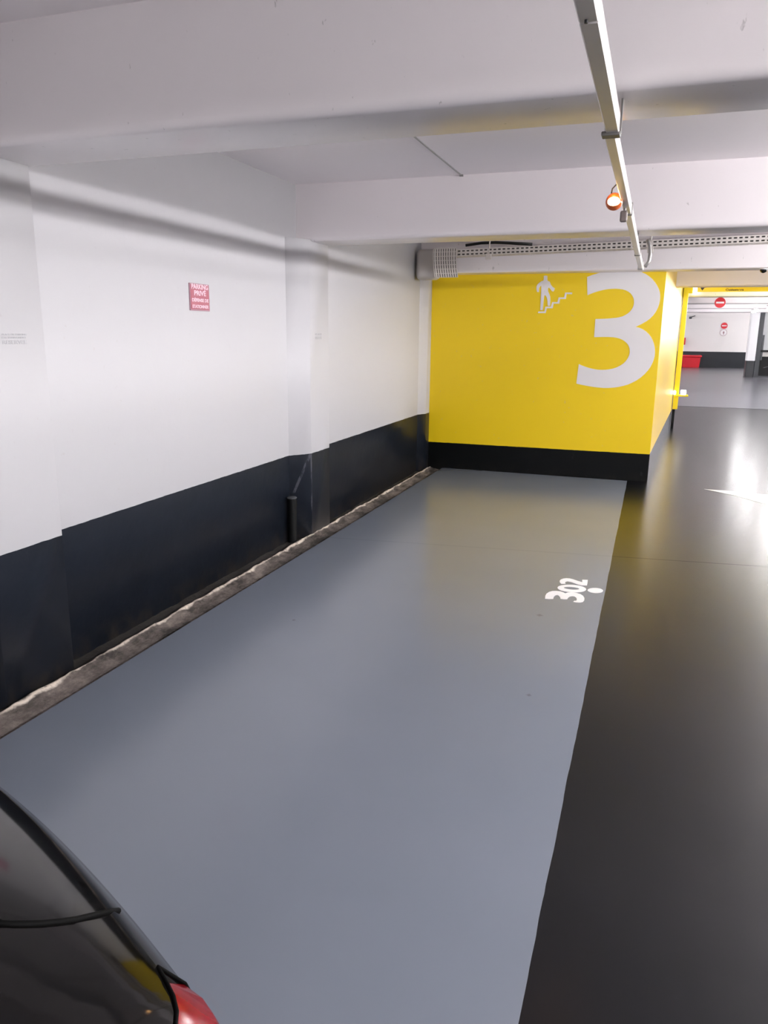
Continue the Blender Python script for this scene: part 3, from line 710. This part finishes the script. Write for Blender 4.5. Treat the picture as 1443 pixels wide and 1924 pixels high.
RP = [[Vector((x, y, z)) for x, y in full(i)] for z, i in RINGS]
bm = bmesh.new(); rv = [[bm.verts.new(p) for p in r] for r in RP]; m = len(rv[0])
for a, b in zip(rv, rv[1:]):
    for k in range(m): bm.faces.new((a[k], a[(k+1) % m], b[(k+1) % m], b[k]))
bm.faces.new(rv[0][::-1]); bm.faces.new(rv[-1])
bmesh.ops.recalc_face_normals(bm, faces=bm.faces[:])
BV = BVHTree.FromBMesh(bm)
car = thing('parked_car', 'glossy black parked car with a red tail lamp, cut off at the lower left', 'car', (CX, -1.2, 0))
obj('body', bm, M_body, car, True, 60)
def patch(k0, k1, r0, r1, off, name, mat, th=.006, parent=car, mirror=True):
    out = []
    for side in ((0, 1) if mirror else (0,)):
        bm = bmesh.new(); G = {}
        for j in range(r0, r1+1):
            for k in range(k0, k1+1):
                kk = k if side == 0 else (m-k) % m
                p = RP[j][kk]; a = RP[j][(kk+1) % m]-RP[j][kk-1]; b = RP[min(j+1, len(RP)-1)][kk]-RP[max(j-1, 0)][kk]
                nn = a.cross(b).normalized(); 
                if nn.dot(p-Vector((CX, -1, .5))) < 0: nn = -nn
                edge = (j in (r0, r1)) or (k in (k0, k1))
                G[j, k] = bm.verts.new(p+nn*(0 if edge else off)); G[j, k, 1] = bm.verts.new(p-nn*th)
        for j in range(r0, r1):
            for k in range(k0, k1):
                bm.faces.new((G[j, k], G[j, k+1], G[j+1, k+1], G[j+1, k])); bm.faces.new((G[j, k, 1], G[j+1, k, 1], G[j+1, k+1, 1], G[j, k+1, 1]))
        for j in range(r0, r1):
            for k in (k0, k1): bm.faces.new((G[j, k], G[j+1, k], G[j+1, k, 1], G[j, k, 1]))
        for k in range(k0, k1):
            for j in (r0, r1): bm.faces.new((G[j, k], G[j, k+1], G[j, k+1, 1], G[j, k, 1]))
        out.append(obj(name, bm, mat, parent, True, 60))
    return out
patch(24, 40, 3, 9, .007, 'tail_lamp', M_tail)
for sgn in (1, -1):
    kk = 24 if sgn == 1 else m-24
    bm = bmesh.new(); tube(bm, [RP[j][kk]+Vector((0, .002, .0)) for j in range(3, 10)]+[RP[9][(kk+sgn*q)%m]+Vector((0, .0, .001)) for q in range(1, 17)], .0022, 8); obj('lamp_seal', bm, M_gask, car, True)
# boot shut line, laid on the surface
def hit(px, py):
    r = RC @ _d(px, py); h = BV.ray_cast(CP, r); return h[0], h[1]
pts = []
for p in ((244, 1711), (222, 1712), (200, 1715), (170, 1722), (140, 1729), (110, 1733), (80, 1736), (50, 1737), (25, 1737), (2, 1736)):
    h, nn = hit(*p)
    if h is not None: pts.append(h+nn*.0005)
if len(pts) > 3:
    L = pts[-1]; 
    # carry the line on across the deck and mirror it
    for k in range(1, 5):
        q = L.lerp(Vector((CX, L.y-.05, L.z)), k/4); h = BV.ray_cast(Vector((q.x, q.y, 1.4)), Vector((0, 0, -1)))
        if h[0]: pts.append(h[0]+h[1]*.0005)
    pts += [Vector((2*CX-p.x, p.y, p.z)) for p in pts[-2::-1]]
    bm = bmesh.new(); tube(bm, pts, .0042, 8); obj('boot_shut_line', bm, M_gask, car, True)
# greenhouse
def house(z, x, yr, yf):
    P = []
    for k in range(28):
        a = 2*PI*k/28; c_, s_ = math.cos(a), math.sin(a)
        P.append(Vector((CX+x*(abs(c_)**.5)*(1 if c_ > 0 else -1), (yr+yf)/2+(yr-yf)/2*(abs(s_)**.5)*(1 if s_ > 0 else -1), z)))
    return P
G = [house(.95, .66, -.02, -2.3), house(1.03, .65, -.06, -2.25), house(1.34, .60, -.42, -1.62), house(1.40, .55, -.52, -1.50), house(1.43, .44, -.65, -1.35), house(1.44, .2, -.85, -1.15)]
bm = bmesh.new(); g = [[bm.verts.new(p) for p in r] for r in G[:3]]
for a, b in zip(g, g[1:]):
    for k in range(28): bm.faces.new((a[k], a[(k+1) % 28], b[(k+1) % 28], b[k]))
bm.faces.new(g[0][::-1]); bm.faces.new(g[-1]); obj('windows', bm, M_glass, car, True, 50)
bm = bmesh.new(); g = [[bm.verts.new(p) for p in r] for r in G[2:]]
for a, b in zip(g, g[1:]):
    for k in range(28): bm.faces.new((a[k], a[(k+1) % 28], b[(k+1) % 28], b[k]))
bm.faces.new(g[0][::-1]); bm.faces.new(g[-1]); obj('roof', bm, M_body, car, True, 50)
for sx in (-1, 1):
    for yy in (.02, -2.55):
        x_ = CX+sx*.86
        bm = bmesh.new(); lathe(bm, (x_, yy, .315), [(.20, -.10), (.30, -.10), (.315, -.07), (.315, .07), (.30, .10), (.20, .10)], axis=0, n=36); wh = obj('wheel', bm, M_tyre, car, True, 40)
        bm = bmesh.new(); lathe(bm, (x_, yy, .315), [(.20, -.08), (.205, .095*sx), (.16, .085*sx), (.05, .08*sx), (.04, .095*sx)], axis=0, n=24); rr = obj('rim', bm, M_galv, wh, True, 40)
        rr.matrix_parent_inverse = Matrix.Identity(4); rr.location = (0, 0, 0)
